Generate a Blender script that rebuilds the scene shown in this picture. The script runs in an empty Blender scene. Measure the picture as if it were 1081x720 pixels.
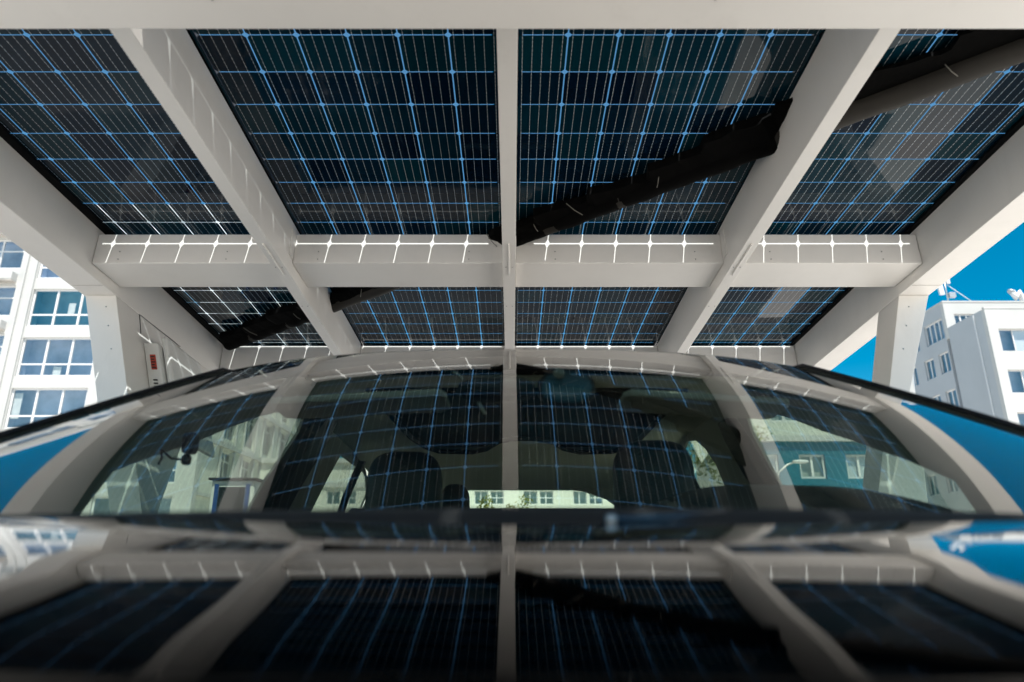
import bpy, bmesh, math, random
from mathutils import Vector, Matrix
from mathutils.geometry import tessellate_polygon
random.seed(7)
scn = bpy.context.scene
COL = scn.collection
R = math.radians
CAMZ = 0.95                       # lens height above the ground
F = 730.6; W0, H0 = 1081, 720     # focal length in pixels of the photograph
PITCH = R(17.6); TILT = R(-4.05)  # camera pitch, fall of the carport roof
GZ = -CAMZ                        # working coordinates: lens at origin, ground at GZ; lifted by CAMZ at the end
M = Matrix.Rotation(TILT, 4, 'X')  # roof frame -> world

def rf(x, y, z): return M @ Vector((x, y, z))

def ray(px, py):
    x = (px - 540.5) / F; v = (360 - py) / F
    return Vector((x, math.cos(PITCH) - v * math.sin(PITCH), math.sin(PITCH) + v * math.cos(PITCH)))

def side_pt(px, py, s, B=.90, k=.5):
    d = ray(px, py)
    t = B / (abs(d.x) + k * d.z)
    p = d * t
    return (p.y, p.z)

# ------------------------------------------------------------------ materials
def newmat(name):
    m = bpy.data.materials.new(name); m.use_nodes = True
    nt = m.node_tree; nt.nodes.clear()
    out = nt.nodes.new('ShaderNodeOutputMaterial')
    return m, nt, out

def N(nt, t, **kw):
    n = nt.nodes.new(t)
    for k, v in kw.items(): setattr(n, k, v)
    return n

def pbr(name, col, rough=.5, metal=0, var=.12, scale=3.0, bump=0.0, bscale=60, coat=0, ior=1.5, spec=.5, dirt=0, dirtcol=(.2, .18, .15)):
    m, nt, out = newmat(name)
    b = N(nt, 'ShaderNodeBsdfPrincipled')
    tc = N(nt, 'ShaderNodeTexCoord')
    no = N(nt, 'ShaderNodeTexNoise'); no.inputs['Scale'].default_value = scale; no.inputs['Detail'].default_value = 8
    no.inputs['Roughness'].default_value = .6
    nt.links.new(tc.outputs['Object'], no.inputs['Vector'])
    mr = N(nt, 'ShaderNodeMapRange')
    mr.inputs['From Min'].default_value = .25; mr.inputs['From Max'].default_value = .75
    mr.inputs['To Min'].default_value = 1 - var; mr.inputs['To Max'].default_value = 1 + var
    nt.links.new(no.outputs['Fac'], mr.inputs['Value'])
    mx = N(nt, 'ShaderNodeVectorMath', operation='SCALE'); mx.inputs[0].default_value = col
    nt.links.new(mr.outputs['Result'], mx.inputs['Scale'])
    src = mx.outputs['Vector']
    if dirt:
        n2 = N(nt, 'ShaderNodeTexNoise'); n2.inputs['Scale'].default_value = scale * 3.1; n2.inputs['Detail'].default_value = 12
        n2.inputs['Roughness'].default_value = .75
        mp = N(nt, 'ShaderNodeMapping'); mp.inputs['Scale'].default_value = (1, 1, .35)
        nt.links.new(tc.outputs['Object'], mp.inputs['Vector']); nt.links.new(mp.outputs['Vector'], n2.inputs['Vector'])
        r2 = N(nt, 'ShaderNodeMapRange'); r2.inputs['From Min'].default_value = .55; r2.inputs['From Max'].default_value = .8
        r2.inputs['To Max'].default_value = dirt
        nt.links.new(n2.outputs['Fac'], r2.inputs['Value'])
        mm = N(nt, 'ShaderNodeMix', data_type='RGBA')
        nt.links.new(r2.outputs['Result'], mm.inputs['Factor']); nt.links.new(src, mm.inputs['A'])
        mm.inputs['B'].default_value = (*dirtcol, 1); src = mm.outputs['Result']
    nt.links.new(src, b.inputs['Base Color'])
    b.inputs['Roughness'].default_value = rough; b.inputs['Metallic'].default_value = metal
    b.inputs['Coat Weight'].default_value = coat; b.inputs['Coat Roughness'].default_value = .01
    b.inputs['IOR'].default_value = ior; b.inputs['Specular IOR Level'].default_value = spec
    if bump:
        n3 = N(nt, 'ShaderNodeTexNoise'); n3.inputs['Scale'].default_value = bscale; n3.inputs['Detail'].default_value = 4
        bp = N(nt, 'ShaderNodeBump'); bp.inputs['Strength'].default_value = bump; bp.inputs['Distance'].default_value = .01
        nt.links.new(tc.outputs['Object'], n3.inputs['Vector'])
        nt.links.new(n3.outputs['Fac'], bp.inputs['Height']); nt.links.new(bp.outputs['Normal'], b.inputs['Normal'])
    nt.links.new(b.outputs['BSDF'], out.inputs['Surface'])
    return m

def math_node(nt, op, a, b=None, c=None):
    n = N(nt, 'ShaderNodeMath', operation=op)
    for i, v in enumerate((a, b, c)):
        if v is None: continue
        if isinstance(v, (int, float)): n.inputs[i].default_value = v
        else: nt.links.new(v, n.inputs[i])
    return n.outputs[0]

def glass(name, tint, ior=1.52, rough=0.0, dust=0.0):
    m, nt, out = newmat(name)
    # Schlick reflectance of a pane (two faces), the same from either side
    gi = N(nt, 'ShaderNodeNewGeometry'); dp = N(nt, 'ShaderNodeVectorMath', operation='DOT_PRODUCT')
    nt.links.new(gi.outputs['Normal'], dp.inputs[0]); nt.links.new(gi.outputs['Incoming'], dp.inputs[1])
    cs = math_node(nt, 'ABSOLUTE', dp.outputs['Value'])
    f0 = ((ior - 1) / (ior + 1)) ** 2
    fr = math_node(nt, 'MULTIPLY_ADD', math_node(nt, 'POWER', math_node(nt, 'SUBTRACT', 1, cs), 5), 1 - f0, f0)
    two = math_node(nt, 'DIVIDE', math_node(nt, 'MULTIPLY', fr, 2), math_node(nt, 'ADD', fr, 1))
    tr = N(nt, 'ShaderNodeBsdfTransparent'); tr.inputs['Color'].default_value = (*tint, 1)
    gl = N(nt, 'ShaderNodeBsdfGlossy'); gl.inputs['Roughness'].default_value = rough
    mx = N(nt, 'ShaderNodeMixShader')
    nt.links.new(two, mx.inputs['Fac']); nt.links.new(tr.outputs[0], mx.inputs[1]); nt.links.new(gl.outputs[0], mx.inputs[2])
    res = mx.outputs[0]
    if dust:   # thin film of dust with denser specks
        tc = N(nt, 'ShaderNodeTexCoord'); no = N(nt, 'ShaderNodeTexNoise'); no.inputs['Scale'].default_value = 190; no.inputs['Detail'].default_value = 2
        nt.links.new(tc.outputs['Object'], no.inputs['Vector'])
        mr = N(nt, 'ShaderNodeMapRange'); mr.inputs['From Min'].default_value = .66; mr.inputs['From Max'].default_value = .78
        mr.inputs['To Min'].default_value = dust * .12; mr.inputs['To Max'].default_value = dust
        nt.links.new(no.outputs['Fac'], mr.inputs['Value'])
        df = N(nt, 'ShaderNodeBsdfDiffuse'); df.inputs['Color'].default_value = (.6, .57, .52, 1)
        m3 = N(nt, 'ShaderNodeMixShader'); nt.links.new(mr.outputs['Result'], m3.inputs['Fac']); nt.links.new(res, m3.inputs[1]); nt.links.new(df.outputs[0], m3.inputs[2])
        res = m3.outputs[0]
    nt.links.new(res, out.inputs['Surface'])
    return m

def panel_material(name='solar_cells', nx=6, ny=10):
    P = .16; g = .0021; c = .0125
    m, nt, out = newmat(name)
    tc = N(nt, 'ShaderNodeTexCoord'); sp = N(nt, 'ShaderNodeSeparateXYZ'); nt.links.new(tc.outputs['Object'], sp.inputs[0])
    X, Y = sp.outputs[0], sp.outputs[1]
    def cell(v):     # distance to the nearest gap line, and cell index
        q = math_node(nt, 'DIVIDE', v, P)
        r = math_node(nt, 'ROUND', q)
        d = math_node(nt, 'MULTIPLY', math_node(nt, 'ABSOLUTE', math_node(nt, 'SUBTRACT', q, r)), P)
        return d, math_node(nt, 'FLOOR', q), math_node(nt, 'FRACT', q)
    dx, ix, fx = cell(X); dy, iy, fy = cell(Y)
    gx = math_node(nt, 'LESS_THAN', dx, g); gy = math_node(nt, 'LESS_THAN', dy, g * .8)
    nd = math_node(nt, 'LESS_THAN', math_node(nt, 'ADD', dx, dy), c)
    gap = math_node(nt, 'MAXIMUM', math_node(nt, 'MAXIMUM', gx, gy), nd)
    # solar glass border around the outermost cells is covered by black tape
    inx = math_node(nt, 'MULTIPLY', math_node(nt, 'GREATER_THAN', X, -g), math_node(nt, 'LESS_THAN', X, nx * P + g))
    iny = math_node(nt, 'MULTIPLY', math_node(nt, 'GREATER_THAN', Y, -g), math_node(nt, 'LESS_THAN', Y, ny * P + g))
    gap = math_node(nt, 'MULTIPLY', gap, math_node(nt, 'MULTIPLY', inx, iny))
    # five busbars per cell, printed as dashes
    b5 = math_node(nt, 'FRACT', math_node(nt, 'MULTIPLY', fx, 5))
    bd = math_node(nt, 'ABSOLUTE', math_node(nt, 'SUBTRACT', b5, .5))
    bus = math_node(nt, 'LESS_THAN', bd, .021)
    dash = math_node(nt, 'GREATER_THAN', math_node(nt, 'FRACT', math_node(nt, 'MULTIPLY', fy, 9)), .32)
    bus = math_node(nt, 'MULTIPLY', math_node(nt, 'MULTIPLY', bus, math_node(nt, 'MULTIPLY_ADD', dash, .75, .25)), math_node(nt, 'MULTIPLY', inx, iny))
    cmb = N(nt, 'ShaderNodeCombineXYZ'); nt.links.new(ix, cmb.inputs[0]); nt.links.new(iy, cmb.inputs[1])
    oi = N(nt, 'ShaderNodeObjectInfo'); nt.links.new(oi.outputs['Random'], cmb.inputs[2])
    wn = N(nt, 'ShaderNodeTexWhiteNoise', noise_dimensions='3D'); nt.links.new(cmb.outputs[0], wn.inputs['Vector'])
    cr = N(nt, 'ShaderNodeValToRGB')
    cr.color_ramp.elements[0].color = (.001, .006, .017, 1); cr.color_ramp.elements[1].color = (.002, .026, .038, 1)
    e = cr.color_ramp.elements.new(.5); e.color = (.0015, .013, .026, 1)
    nt.links.new(wn.outputs['Value'], cr.inputs[0])
    mix = N(nt, 'ShaderNodeMix', data_type='RGBA'); nt.links.new(bus, mix.inputs['Factor'])
    nt.links.new(cr.outputs[0], mix.inputs['A']); mix.inputs['B'].default_value = (.60, .66, .70, 1)
    b = N(nt, 'ShaderNodeBsdfPrincipled'); nt.links.new(mix.outputs['Result'], b.inputs['Base Color'])
    b.inputs['Roughness'].default_value = .035; b.inputs['IOR'].default_value = 1.5; b.inputs['Specular IOR Level'].default_value = .19
    no = N(nt, 'ShaderNodeTexNoise'); no.inputs['Scale'].default_value = 7; nt.links.new(tc.outputs['Object'], no.inputs['Vector'])
    bp = N(nt, 'ShaderNodeBump'); bp.inputs['Strength'].default_value = .02; bp.inputs['Distance'].default_value = .02
    nt.links.new(no.outputs['Fac'], bp.inputs['Height']); nt.links.new(bp.outputs['Normal'], b.inputs['Normal'])
    tr = N(nt, 'ShaderNodeBsdfTransparent'); tr.inputs['Color'].default_value = (.86, .95, 1, 1)
    # the laminate between the cells scatters a little of the light that passes
    tl = N(nt, 'ShaderNodeBsdfTranslucent'); tl.inputs['Color'].default_value = (.75, .85, 1, 1)
    m2 = N(nt, 'ShaderNodeMixShader'); m2.inputs[0].default_value = .045
    nt.links.new(tr.outputs[0], m2.inputs[1]); nt.links.new(tl.outputs[0], m2.inputs[2])
    mx = N(nt, 'ShaderNodeMixShader'); nt.links.new(gap, mx.inputs['Fac'])
    nt.links.new(b.outputs[0], mx.inputs[1]); nt.links.new(m2.outputs[0], mx.inputs[2])
    nt.links.new(mx.outputs[0], out.inputs['Surface'])
    return m

MT = {}
MT['white'] = pbr('white_lacquer', (.78, .755, .72), .38, var=.06, scale=1.6, bump=.05, bscale=14, dirt=.16, dirtcol=(.36, .33, .29))
MT['panel'] = panel_material()
MT['black'] = pbr('black_plastic', (.012, .012, .013), .45, var=.2, scale=8)
MT['tape'] = pbr('black_edge_tape', (.0015, .0015, .002), .7, spec=.1)
MT['matte'] = pbr('matte_black', (.003, .003, .003), .8)
MT['gloss'] = pbr('black_car_paint', (.0008, .0008, .001), .02, coat=0, var=.1, ior=1.33)
def paint(name):
    m, nt, out = newmat(name)
    gi = N(nt, 'ShaderNodeNewGeometry'); dp = N(nt, 'ShaderNodeVectorMath', operation='DOT_PRODUCT')
    nt.links.new(gi.outputs['Normal'], dp.inputs[0]); nt.links.new(gi.outputs['Incoming'], dp.inputs[1])
    cs = math_node(nt, 'ABSOLUTE', dp.outputs['Value'])
    f = math_node(nt, 'MINIMUM', math_node(nt, 'MULTIPLY_ADD', math_node(nt, 'POWER', math_node(nt, 'SUBTRACT', 1, cs), 7), 2.7, .004), 1)
    gl = N(nt, 'ShaderNodeBsdfGlossy'); gl.inputs['Roughness'].default_value = .03
    tc = N(nt, 'ShaderNodeTexCoord'); no = N(nt, 'ShaderNodeTexNoise'); no.inputs['Scale'].default_value = 260; no.inputs['Detail'].default_value = 3
    nt.links.new(tc.outputs['Object'], no.inputs['Vector'])
    mr = N(nt, 'ShaderNodeMapRange'); mr.inputs['From Min'].default_value = .62; mr.inputs['From Max'].default_value = .74; mr.inputs['To Max'].default_value = .015
    nt.links.new(no.outputs['Fac'], mr.inputs['Value'])
    cb = N(nt, 'ShaderNodeMix', data_type='RGBA'); nt.links.new(mr.outputs['Result'], cb.inputs['Factor'])
    cb.inputs['A'].default_value = (.0008, .0008, .001, 1); cb.inputs['B'].default_value = (.35, .32, .28, 1)
    df = N(nt, 'ShaderNodeBsdfDiffuse'); nt.links.new(cb.outputs['Result'], df.inputs['Color'])
    mx = N(nt, 'ShaderNodeMixShader'); nt.links.new(f, mx.inputs['Fac']); nt.links.new(df.outputs[0], mx.inputs[1]); nt.links.new(gl.outputs[0], mx.inputs[2])
    nt.links.new(mx.outputs[0], out.inputs['Surface'])
    return m
MT['gloss'] = paint('black_car_lacquer')
MT['trim'] = pbr('gloss_black_trim', (.006, .006, .007), .18)
MT['rubber'] = pbr('rubber', (.01, .01, .01), .7)
MT['glass'] = glass('windscreen_glass', (.82, .92, .84), ior=1.72, dust=.025)
MT['sideglass'] = glass('side_window_glass', (.90, .95, .90), ior=1.3)
MT['liner'] = pbr('headliner_cloth', (.62, .64, .52), .95, var=.06, bump=.1, bscale=300)
MT['pillar'] = pbr('pillar_cloth', (.30, .32, .29), .95, var=.06, bump=.1, bscale=300)
MT['dark'] = pbr('dark_interior_plastic', (.012, .013, .014), .55, var=.2)
MT['leather'] = pbr('black_leather', (.007, .007, .008), .55, var=.25, scale=14, bump=.2, bscale=120)
MT['lightplastic'] = pbr('grey_interior_plastic', (.35, .35, .30), .6)
MT['steel'] = pbr('steel_brushed', (.4, .4, .4), .35, metal=1)
MT['alu'] = pbr('alloy_rim', (.45, .45, .46), .3, metal=1)
MT['mirror'] = pbr('mirror_face', (.6, .65, .7), .03, metal=1, var=0)
MT['tube'] = pbr('dull_olive_conduit', (.016, .013, .009), .75, var=.25, scale=6, dirt=.4, dirtcol=(.03, .03, .025))
MT['cable'] = pbr('black_cable', (.0015, .0014, .0013), .85, var=.3, scale=20, bump=.4, bscale=30, spec=.08)
MT['tie'] = pbr('pale_cable_tie', (.13, .12, .10), .5)
MT['boxwhite'] = pbr('powder_coated_box', (.70, .70, .68), .4, var=.04)
MT['red'] = pbr('red_sticker', (.45, .05, .03), .5)
MT['bwhite'] = pbr('white_render', (.47, .47, .455), .85, var=.07, scale=.35, dirt=.3, dirtcol=(.45, .43, .4))
MT['bshade'] = pbr('shaded_side_render', (.40, .42, .44), .85, var=.06, scale=.3, dirt=.25, dirtcol=(.35, .35, .35))  # the white render again, greyed for the side turned from the sun
MT['bcream'] = pbr('cream_render', (.60, .60, .54), .85, var=.05, scale=.4, dirt=.2, dirtcol=(.45, .42, .36))
MT['bteal'] = pbr('teal_cladding', (.02, .14, .20), .35, var=.1, scale=.4)
MT['frame'] = pbr('white_window_frame', (.66, .66, .66), .5, var=.03)
MT['darkframe'] = pbr('dark_window_frame', (.06, .06, .06), .5)
MT['bglass'] = glass('building_window_glass', (.88, .92, .93), ior=2.0)
MT['room'] = pbr('dim_room', (.50, .54, .64), .9, var=.4, scale=.5)
MT['roomteal'] = pbr('room_blind_teal', (.20, .36, .42), .9, var=.35, scale=.6)
MT['curtain'] = pbr('curtain', (.75, .74, .70), .9, var=.15, scale=3)
MT['blind'] = pbr('roller_blind', (.78, .78, .80), .8, var=.04)
MT['ledge'] = pbr('weathered_ledge', (.40, .38, .35), .9, var=.3, scale=1.5)
MT['galv'] = pbr('galvanised_steel', (.5, .5, .5), .45, metal=.6)
MT['bark'] = pbr('bark', (.09, .07, .05), .9, var=.3, scale=10)
MT['asphalt'] = pbr('pale_paving', (.62, .58, .53), .9, var=.12, scale=.6, bump=.2, bscale=40, dirt=.25, dirtcol=(.2, .19, .18))

def leafmat(name, col):
    m, nt, out = newmat(name)
    gi = N(nt, 'ShaderNodeNewGeometry')
    cr = N(nt, 'ShaderNodeValToRGB')
    cr.color_ramp.elements[0].color = (col[0]*.5, col[1]*.5, col[2]*.5, 1)
    cr.color_ramp.elements[1].color = (col[0]*1.5, col[1]*1.4, col[2]*1.3, 1)
    nt.links.new(gi.outputs['Random Per Island'], cr.inputs[0])
    d = N(nt, 'ShaderNodeBsdfDiffuse'); t = N(nt, 'ShaderNodeBsdfTranslucent')
    nt.links.new(cr.outputs[0], d.inputs[0]); nt.links.new(cr.outputs[0], t.inputs[0])
    mx = N(nt, 'ShaderNodeMixShader'); mx.inputs[0].default_value = .35
    nt.links.new(d.outputs[0], mx.inputs[1]); nt.links.new(t.outputs[0], mx.inputs[2]); nt.links.new(mx.outputs[0], out.inputs['Surface'])
    return m
MT['leaf'] = leafmat('yellow_green_leaves', (.16, .18, .04))
MT['leaf2'] = leafmat('green_leaves', (.06, .10, .03))

# ------------------------------------------------------------------ object helpers
def thing(name, label, cat, loc=(0, 0, 0), group=None):
    o = bpy.data.objects.new(name, None); COL.objects.link(o)
    o.location = loc; o.empty_display_size = .2
    o['label'] = label; o['category'] = cat
    if group: o['group'] = group
    return o

def worldloc(p):
    v = Vector(p.location)
    while p.parent: p = p.parent; v += Vector(p.location)
    return v

def obj(name, bm, mat, parent=None, smooth=False, bevel=0, kind=None, label=None, origin=None):
    """bm holds working coordinates; the mesh is stored relative to its origin"""
    bmesh.ops.recalc_face_normals(bm, faces=bm.faces[:])
    org = Vector(origin) if origin is not None else (worldloc(parent) if parent else Vector((0, 0, 0)))
    bmesh.ops.translate(bm, verts=bm.verts[:], vec=-org)
    me = bpy.data.meshes.new(name); bm.to_mesh(me); bm.free()
    mats = mat if isinstance(mat, (list, tuple)) else [mat]
    for m in mats: me.materials.append(m)
    if smooth:
        for p in me.polygons: p.use_smooth = True
    o = bpy.data.objects.new(name, me); COL.objects.link(o)
    if parent:
        o.parent = parent; o.location = org - worldloc(parent)
    else: o.location = org
    if bevel:
        md = o.modifiers.new('bevel', 'BEVEL'); md.width = bevel; md.segments = 2; md.limit_method = 'ANGLE'; md.angle_limit = R(40)
        md.harden_normals = False
    if kind: o['kind'] = kind
    if label: o['label'] = label
    return o

class BM:
    pass
def nb(): return bmesh.new()

def hexa(bm, pts, mat=0):
    """8 points: bottom loop 0-3, top loop 4-7"""
    v = [bm.verts.new(p) for p in pts]
    fs = [(3, 2, 1, 0), (4, 5, 6, 7), (0, 1, 5, 4), (1, 2, 6, 5), (2, 3, 7, 6), (3, 0, 4, 7)]
    for f in fs:
        fc = bm.faces.new([v[i] for i in f]); fc.material_index = mat
    return v

def box(bm, x0, x1, y0, y1, z0, z1, fn=None, mat=0):
    fn = fn or (lambda x, y, z: Vector((x, y, z)))
    hexa(bm, [fn(x0, y0, z0), fn(x1, y0, z0), fn(x1, y1, z0), fn(x0, y1, z0), fn(x0, y0, z1), fn(x1, y0, z1), fn(x1, y1, z1), fn(x0, y1, z1)], mat)

def tube(bm, pts, r, n=10, cap=True, mat=0):
    pts = [Vector(p) for p in pts]; rr = r if isinstance(r, (list, tuple)) else [r] * len(pts)
    rings = []
    up = Vector((0, 0, 1))
    for i, p in enumerate(pts):
        a = pts[max(i - 1, 0)]; b = pts[min(i + 1, len(pts) - 1)]
        d = (b - a).normalized()
        u = d.cross(up)
        if u.length < 1e-3: u = d.cross(Vector((0, 1, 0)))
        u.normalize(); w = u.cross(d)
        rings.append([bm.verts.new(p + (u * math.cos(2 * math.pi * k / n) + w * math.sin(2 * math.pi * k / n)) * rr[i]) for k in range(n)])
    for i in range(len(rings) - 1):
        for k in range(n):
            f = bm.faces.new([rings[i][k], rings[i][(k + 1) % n], rings[i + 1][(k + 1) % n], rings[i + 1][k]]); f.material_index = mat; f.smooth = True
    if cap:
        bm.faces.new(rings[0][::-1]); bm.faces.new(rings[-1])

def grid(bm, fn, nu, nv, mat=0):
    vs = [[bm.verts.new(fn(i / nu, j / nv)) for i in range(nu + 1)] for j in range(nv + 1)]
    for j in range(nv):
        for i in range(nu):
            f = bm.faces.new([vs[j][i], vs[j][i + 1], vs[j + 1][i + 1], vs[j + 1][i]]); f.material_index = mat
    return vs

def slab(bm, loops, to3, thick, mat=0):
    """polygon with holes (lists of 2-D points) mapped by to3(a, b, depth) and given a real thickness"""
    polys = [[Vector((a, b, 0)) for a, b in l] for l in loops]
    flat = [p for l in polys for p in l]
    tris = tessellate_polygon(polys)
    A = [bm.verts.new(to3(p.x, p.y, 0)) for p in flat]; B = [bm.verts.new(to3(p.x, p.y, thick)) for p in flat]
    for t in tris:
        try:
            bm.faces.new([A[i] for i in t]); bm.faces.new([B[i] for i in reversed(t)])
        except ValueError: pass
    k = 0
    for l in polys:
        n = len(l)
        for i in range(n):
            j = (i + 1) % n
            bm.faces.new([A[k + i], A[k + j], B[k + j], B[k + i]])
        k += n

def rbox(bm, c, s, seg=3, p=2.6, fn=None, n=10):
    """rounded (superellipsoid) box"""
    def sg(v, e): return math.copysign(abs(v) ** e, v)
    e = 2 / p
    rows = []
    for j in range(n + 1):
        ph = -math.pi / 2 + math.pi * j / n
        row = []
        for i in range(2 * n):
            th = math.pi * i / n
            q = Vector((c[0] + s[0] * sg(math.cos(ph), e) * sg(math.cos(th), e), c[1] + s[1] * sg(math.cos(ph), e) * sg(math.sin(th), e), c[2] + s[2] * sg(math.sin(ph), e)))
            if fn: q = fn(q)
            row.append(q)
        rows.append(row)
    bot = bm.verts.new(rows[0][0]); top = bm.verts.new(rows[-1][0])
    vr = [[bm.verts.new(q) for q in r] for r in rows[1:-1]]
    m = 2 * n
    for j in range(len(vr) - 1):
        for i in range(m):
            bm.faces.new([vr[j][i], vr[j][(i + 1) % m], vr[j + 1][(i + 1) % m], vr[j + 1][i]])
    for i in range(m):
        bm.faces.new([bot, vr[0][(i + 1) % m], vr[0][i]]); bm.faces.new([top, vr[-1][i], vr[-1][(i + 1) % m]])

def one(name, parent, mat, *boxes, fn=None, bevel=0, **kw):
    bm = nb()
    for b in boxes: box(bm, *b, fn=fn)
    return obj(name, bm, mat, parent, bevel=bevel, **kw)

# ------------------------------------------------------------------ carport (roof frame)
H = 1.705
carport = thing('solar_carport', 'white steel carport roofed with dark glass solar panels over the black car', 'carport', (0, 2.1, GZ))
RB = 1.452                       # underside of the ribs
beams_y = [('front', .93, 1.15, 1.1923, 1.69), ('near', 2.84, 3.091, 1.5137, 1.667), ('far', 4.335, 4.585, 1.5137, 1.688)]
ribs = [(-1.073, -1.016), (-.0415, .0155), (.979, 1.036)]
for (a, b) in ribs:
    one('rafter', carport, MT['white'], (a, b, -.42, 4.334, RB, 1.699), fn=rf, bevel=.002)
LX, RX = -1.945, 1.900
one('side_beam', carport, MT['white'], (LX - .16, LX, -.5, 4.62, 1.463, 1.7), fn=rf, bevel=.003)
one('side_beam', carport, MT['white'], (RX, RX + .148, -.5, 4.62, 1.463, 1.7), fn=rf, bevel=.003)
one('end_beam', carport, MT['white'], (LX, RX, -.6, -.42, RB, 1.69), fn=rf, bevel=.003)
# the front cross beam runs in one piece below the eye-line, the other two in lengths between the ribs
edges = [LX + .002] + [e for r in ribs for e in r] + [RX - .002]
for nm, y0, y1, z0, z1 in beams_y:
    if nm == 'front':
        one('cross_beam', carport, MT['white'], (LX + .001, RX - .001, y0, y1, z0 - .006, z1), fn=rf, bevel=.003)
        continue
    for k in range(0, len(edges), 2):
        one('cross_beam', carport, MT['white'], (edges[k] + .001, edges[k + 1] - .001, y0, y1, z0, z1), fn=rf, bevel=.0035)
# cleats and bolts where cross beams meet the ribs
for (a, b) in ribs:
    for s, x in ((-1, a), (1, b)):
        one('cleat', carport, MT['white'], (x + (-.004 if s < 0 else 0), x + (0 if s < 0 else .004), 2.78, 2.838, 1.53, 1.66), fn=rf)
    bm = nb()
    xm = (a + b) / 2
    tube(bm, [rf(xm, 2.55, RB - .003), rf(xm, 2.83, RB - .003)], .0045, 6)
    obj('drain_slot', bm, MT['white'], carport)
def screw(x, y, z, nrm, r=.005):
    r *= .72
    bm = nb(); p = Vector((x, y, z)); n = Vector(nrm)
    tube(bm, [M @ p, M @ (p + n * .003)], [r, r * .8], 6)
    obj('screw', bm, MT['steel'], carport)
for (a, b) in ribs:
    for y in (1.30, 2.76, 3.18, 4.26):
        for q in (.014, .043): screw(a + q, y, RB, (0, 0, -1), .0038)
for x in (LX + .12, LX + .62, -.90, -.20, .20, .85, 1.20, 1.72):
    for z in (1.535, 1.575): screw(x, 2.84, z, (0, -1, 0), .0042)
for z in (1.40, 1.30, 1.18):
    screw(1.955 - .33 * (1.463 - z), 3.074, z, (0, -1, 0), .005); screw(-2.0 + .33 * (1.463 - z), 3.074, z, (0, -1, 0), .005)
# welded butt seams across the side beams and the front beam
for s, x0, x1 in ((-1, LX - .16, LX), (1, RX, RX + .148)):
    for y in (1.9, 2.965):
        bm = nb(); tube(bm, [rf(x0 + .004, y, 1.4625), rf(x1 - .002, y, 1.4625)], .0012, 5); obj('seam', bm, MT['ledge'], carport)
for x, w_ in ((-.62, .004), (.42, .003), (1.18, .004)):
    screw(x, 1.07, 1.186, (0, 0, -1), w_)
# panels
def panel(x0, y0, nx=6, ny=10):
    bm = nb()
    m = .010
    v = [bm.verts.new(p) for p in ((-m, -m, 0), (nx * .16 + m, -m, 0), (nx * .16 + m, ny * .16 + m, 0), (-m, ny * .16 + m, 0))]
    bm.faces.new(v[::-1])
    me = panel_mesh.get((nx, ny))
    if me is None:
        me = bpy.data.meshes.new('solar_panel'); bm.to_mesh(me); me.materials.append(MT['panel']); panel_mesh[(nx, ny)] = me
    bm.free()
    o = bpy.data.objects.new('solar_panel', me); COL.objects.link(o); o.parent = carport
    p = rf(x0, y0, H)
    o.location = p - Vector(carport.location); o.rotation_euler = (TILT, 0, 0)
    # thin edge profile round the glass as a sub-part
    b2 = nb(); w = .008
    X0, X1, Y0, Y1 = x0 - m, x0 + nx * .16 + m, y0 - m, y0 + ny * .16 + m
    for q in ((X0, X0 + w, Y0, Y1), (X1 - w, X1, Y0, Y1), (X0 + w, X1 - w, Y0, Y0 + w), (X0 + w, X1 - w, Y1 - w, Y1)):
        box(b2, *q, H + .002, H + .012, fn=rf)
    fo = obj('edge_profile', b2, MT['tape'], None, origin=p)
    fo.parent = o; fo.matrix_parent_inverse = Matrix.Rotation(-TILT, 4, 'X'); fo.location = (0, 0, 0)
for (a, b) in ribs:
    one('sun_stop_strip', carport, MT['tape'], (a - .022, b + .018, -.42, 4.65, H + .013, H + .020), fn=rf)  # added above the ribs to stop sun leaking between the panels
panel_mesh = {}
PX = [-2.0125 + 0.0, -1.0015, .0177, 1.03]
for y0 in (-.333, 1.3547, 3.042):
    for x0 in PX: panel(x0, y0)
# black cover strips along the outer beams
one('cover_strip', carport, MT['tape'], (LX - .002, -1.905, -.42, 4.333, H - .012, H - .003), fn=rf)
one('cover_strip', carport, MT['tape'], (1.872, RX + .002, -.42, 4.333, H - .012, H - .003), fn=rf)

# columns: leaning legs, wide at the top
def column(s, y0, xi, xo, ki, ko, gusset):
    # xi, xo inner and outer x at z=1.463; ki, ko lean per metre
    def x_at(x, k, z): return s * (x - k * (1.463 - z))
    zb = None
    bm = nb()
    prof = []
    zg = (GZ + .0706 * 2.9)   # ground seen from the roof frame
    zs = [zg, .20, .44, 1.02, 1.462]
    yb = [y0 + .20, y0 + .13, y0 + .15, y0 + .70, y0 + 1.15] if gusset else [y0 + .14, y0 + .15, y0 + .155, y0 + .19, y0 + .205]
    rings = []
    for z, ye in zip(zs, yb):
        oo = min(.30, .30 * (1.463 - z)) if not gusset else 0
        rings.append([bm.verts.new(rf(x_at(xi, ki, z), y0, z)), bm.verts.new(rf(x_at(xo, ko, z), y0, z)),
                      bm.verts.new(rf(x_at(xo, ko, z) + s * oo * .9, ye, z)), bm.verts.new(rf(x_at(xi, ki, z), ye, z))])
    for i in range(len(rings) - 1):
        for k in range(4):
            bm.faces.new([rings[i][k], rings[i][(k + 1) % 4], rings[i + 1][(k + 1) % 4], rings[i + 1][k]])
    bm.faces.new(rings[0][::-1]); bm.faces.new(rings[-1])
    return obj('column', bm, MT['white'], carport, bevel=.003)
column(1, 3.074, 1.8990, 2.046, .30, .40, False)
column(-1, 3.074, 1.944, 2.095, .32, .33, True)
column(1, -.30, 1.8990, 2.046, .30, .40, False)
column(-1, -.30, 1.944, 2.095, .32, .33, False)
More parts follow.
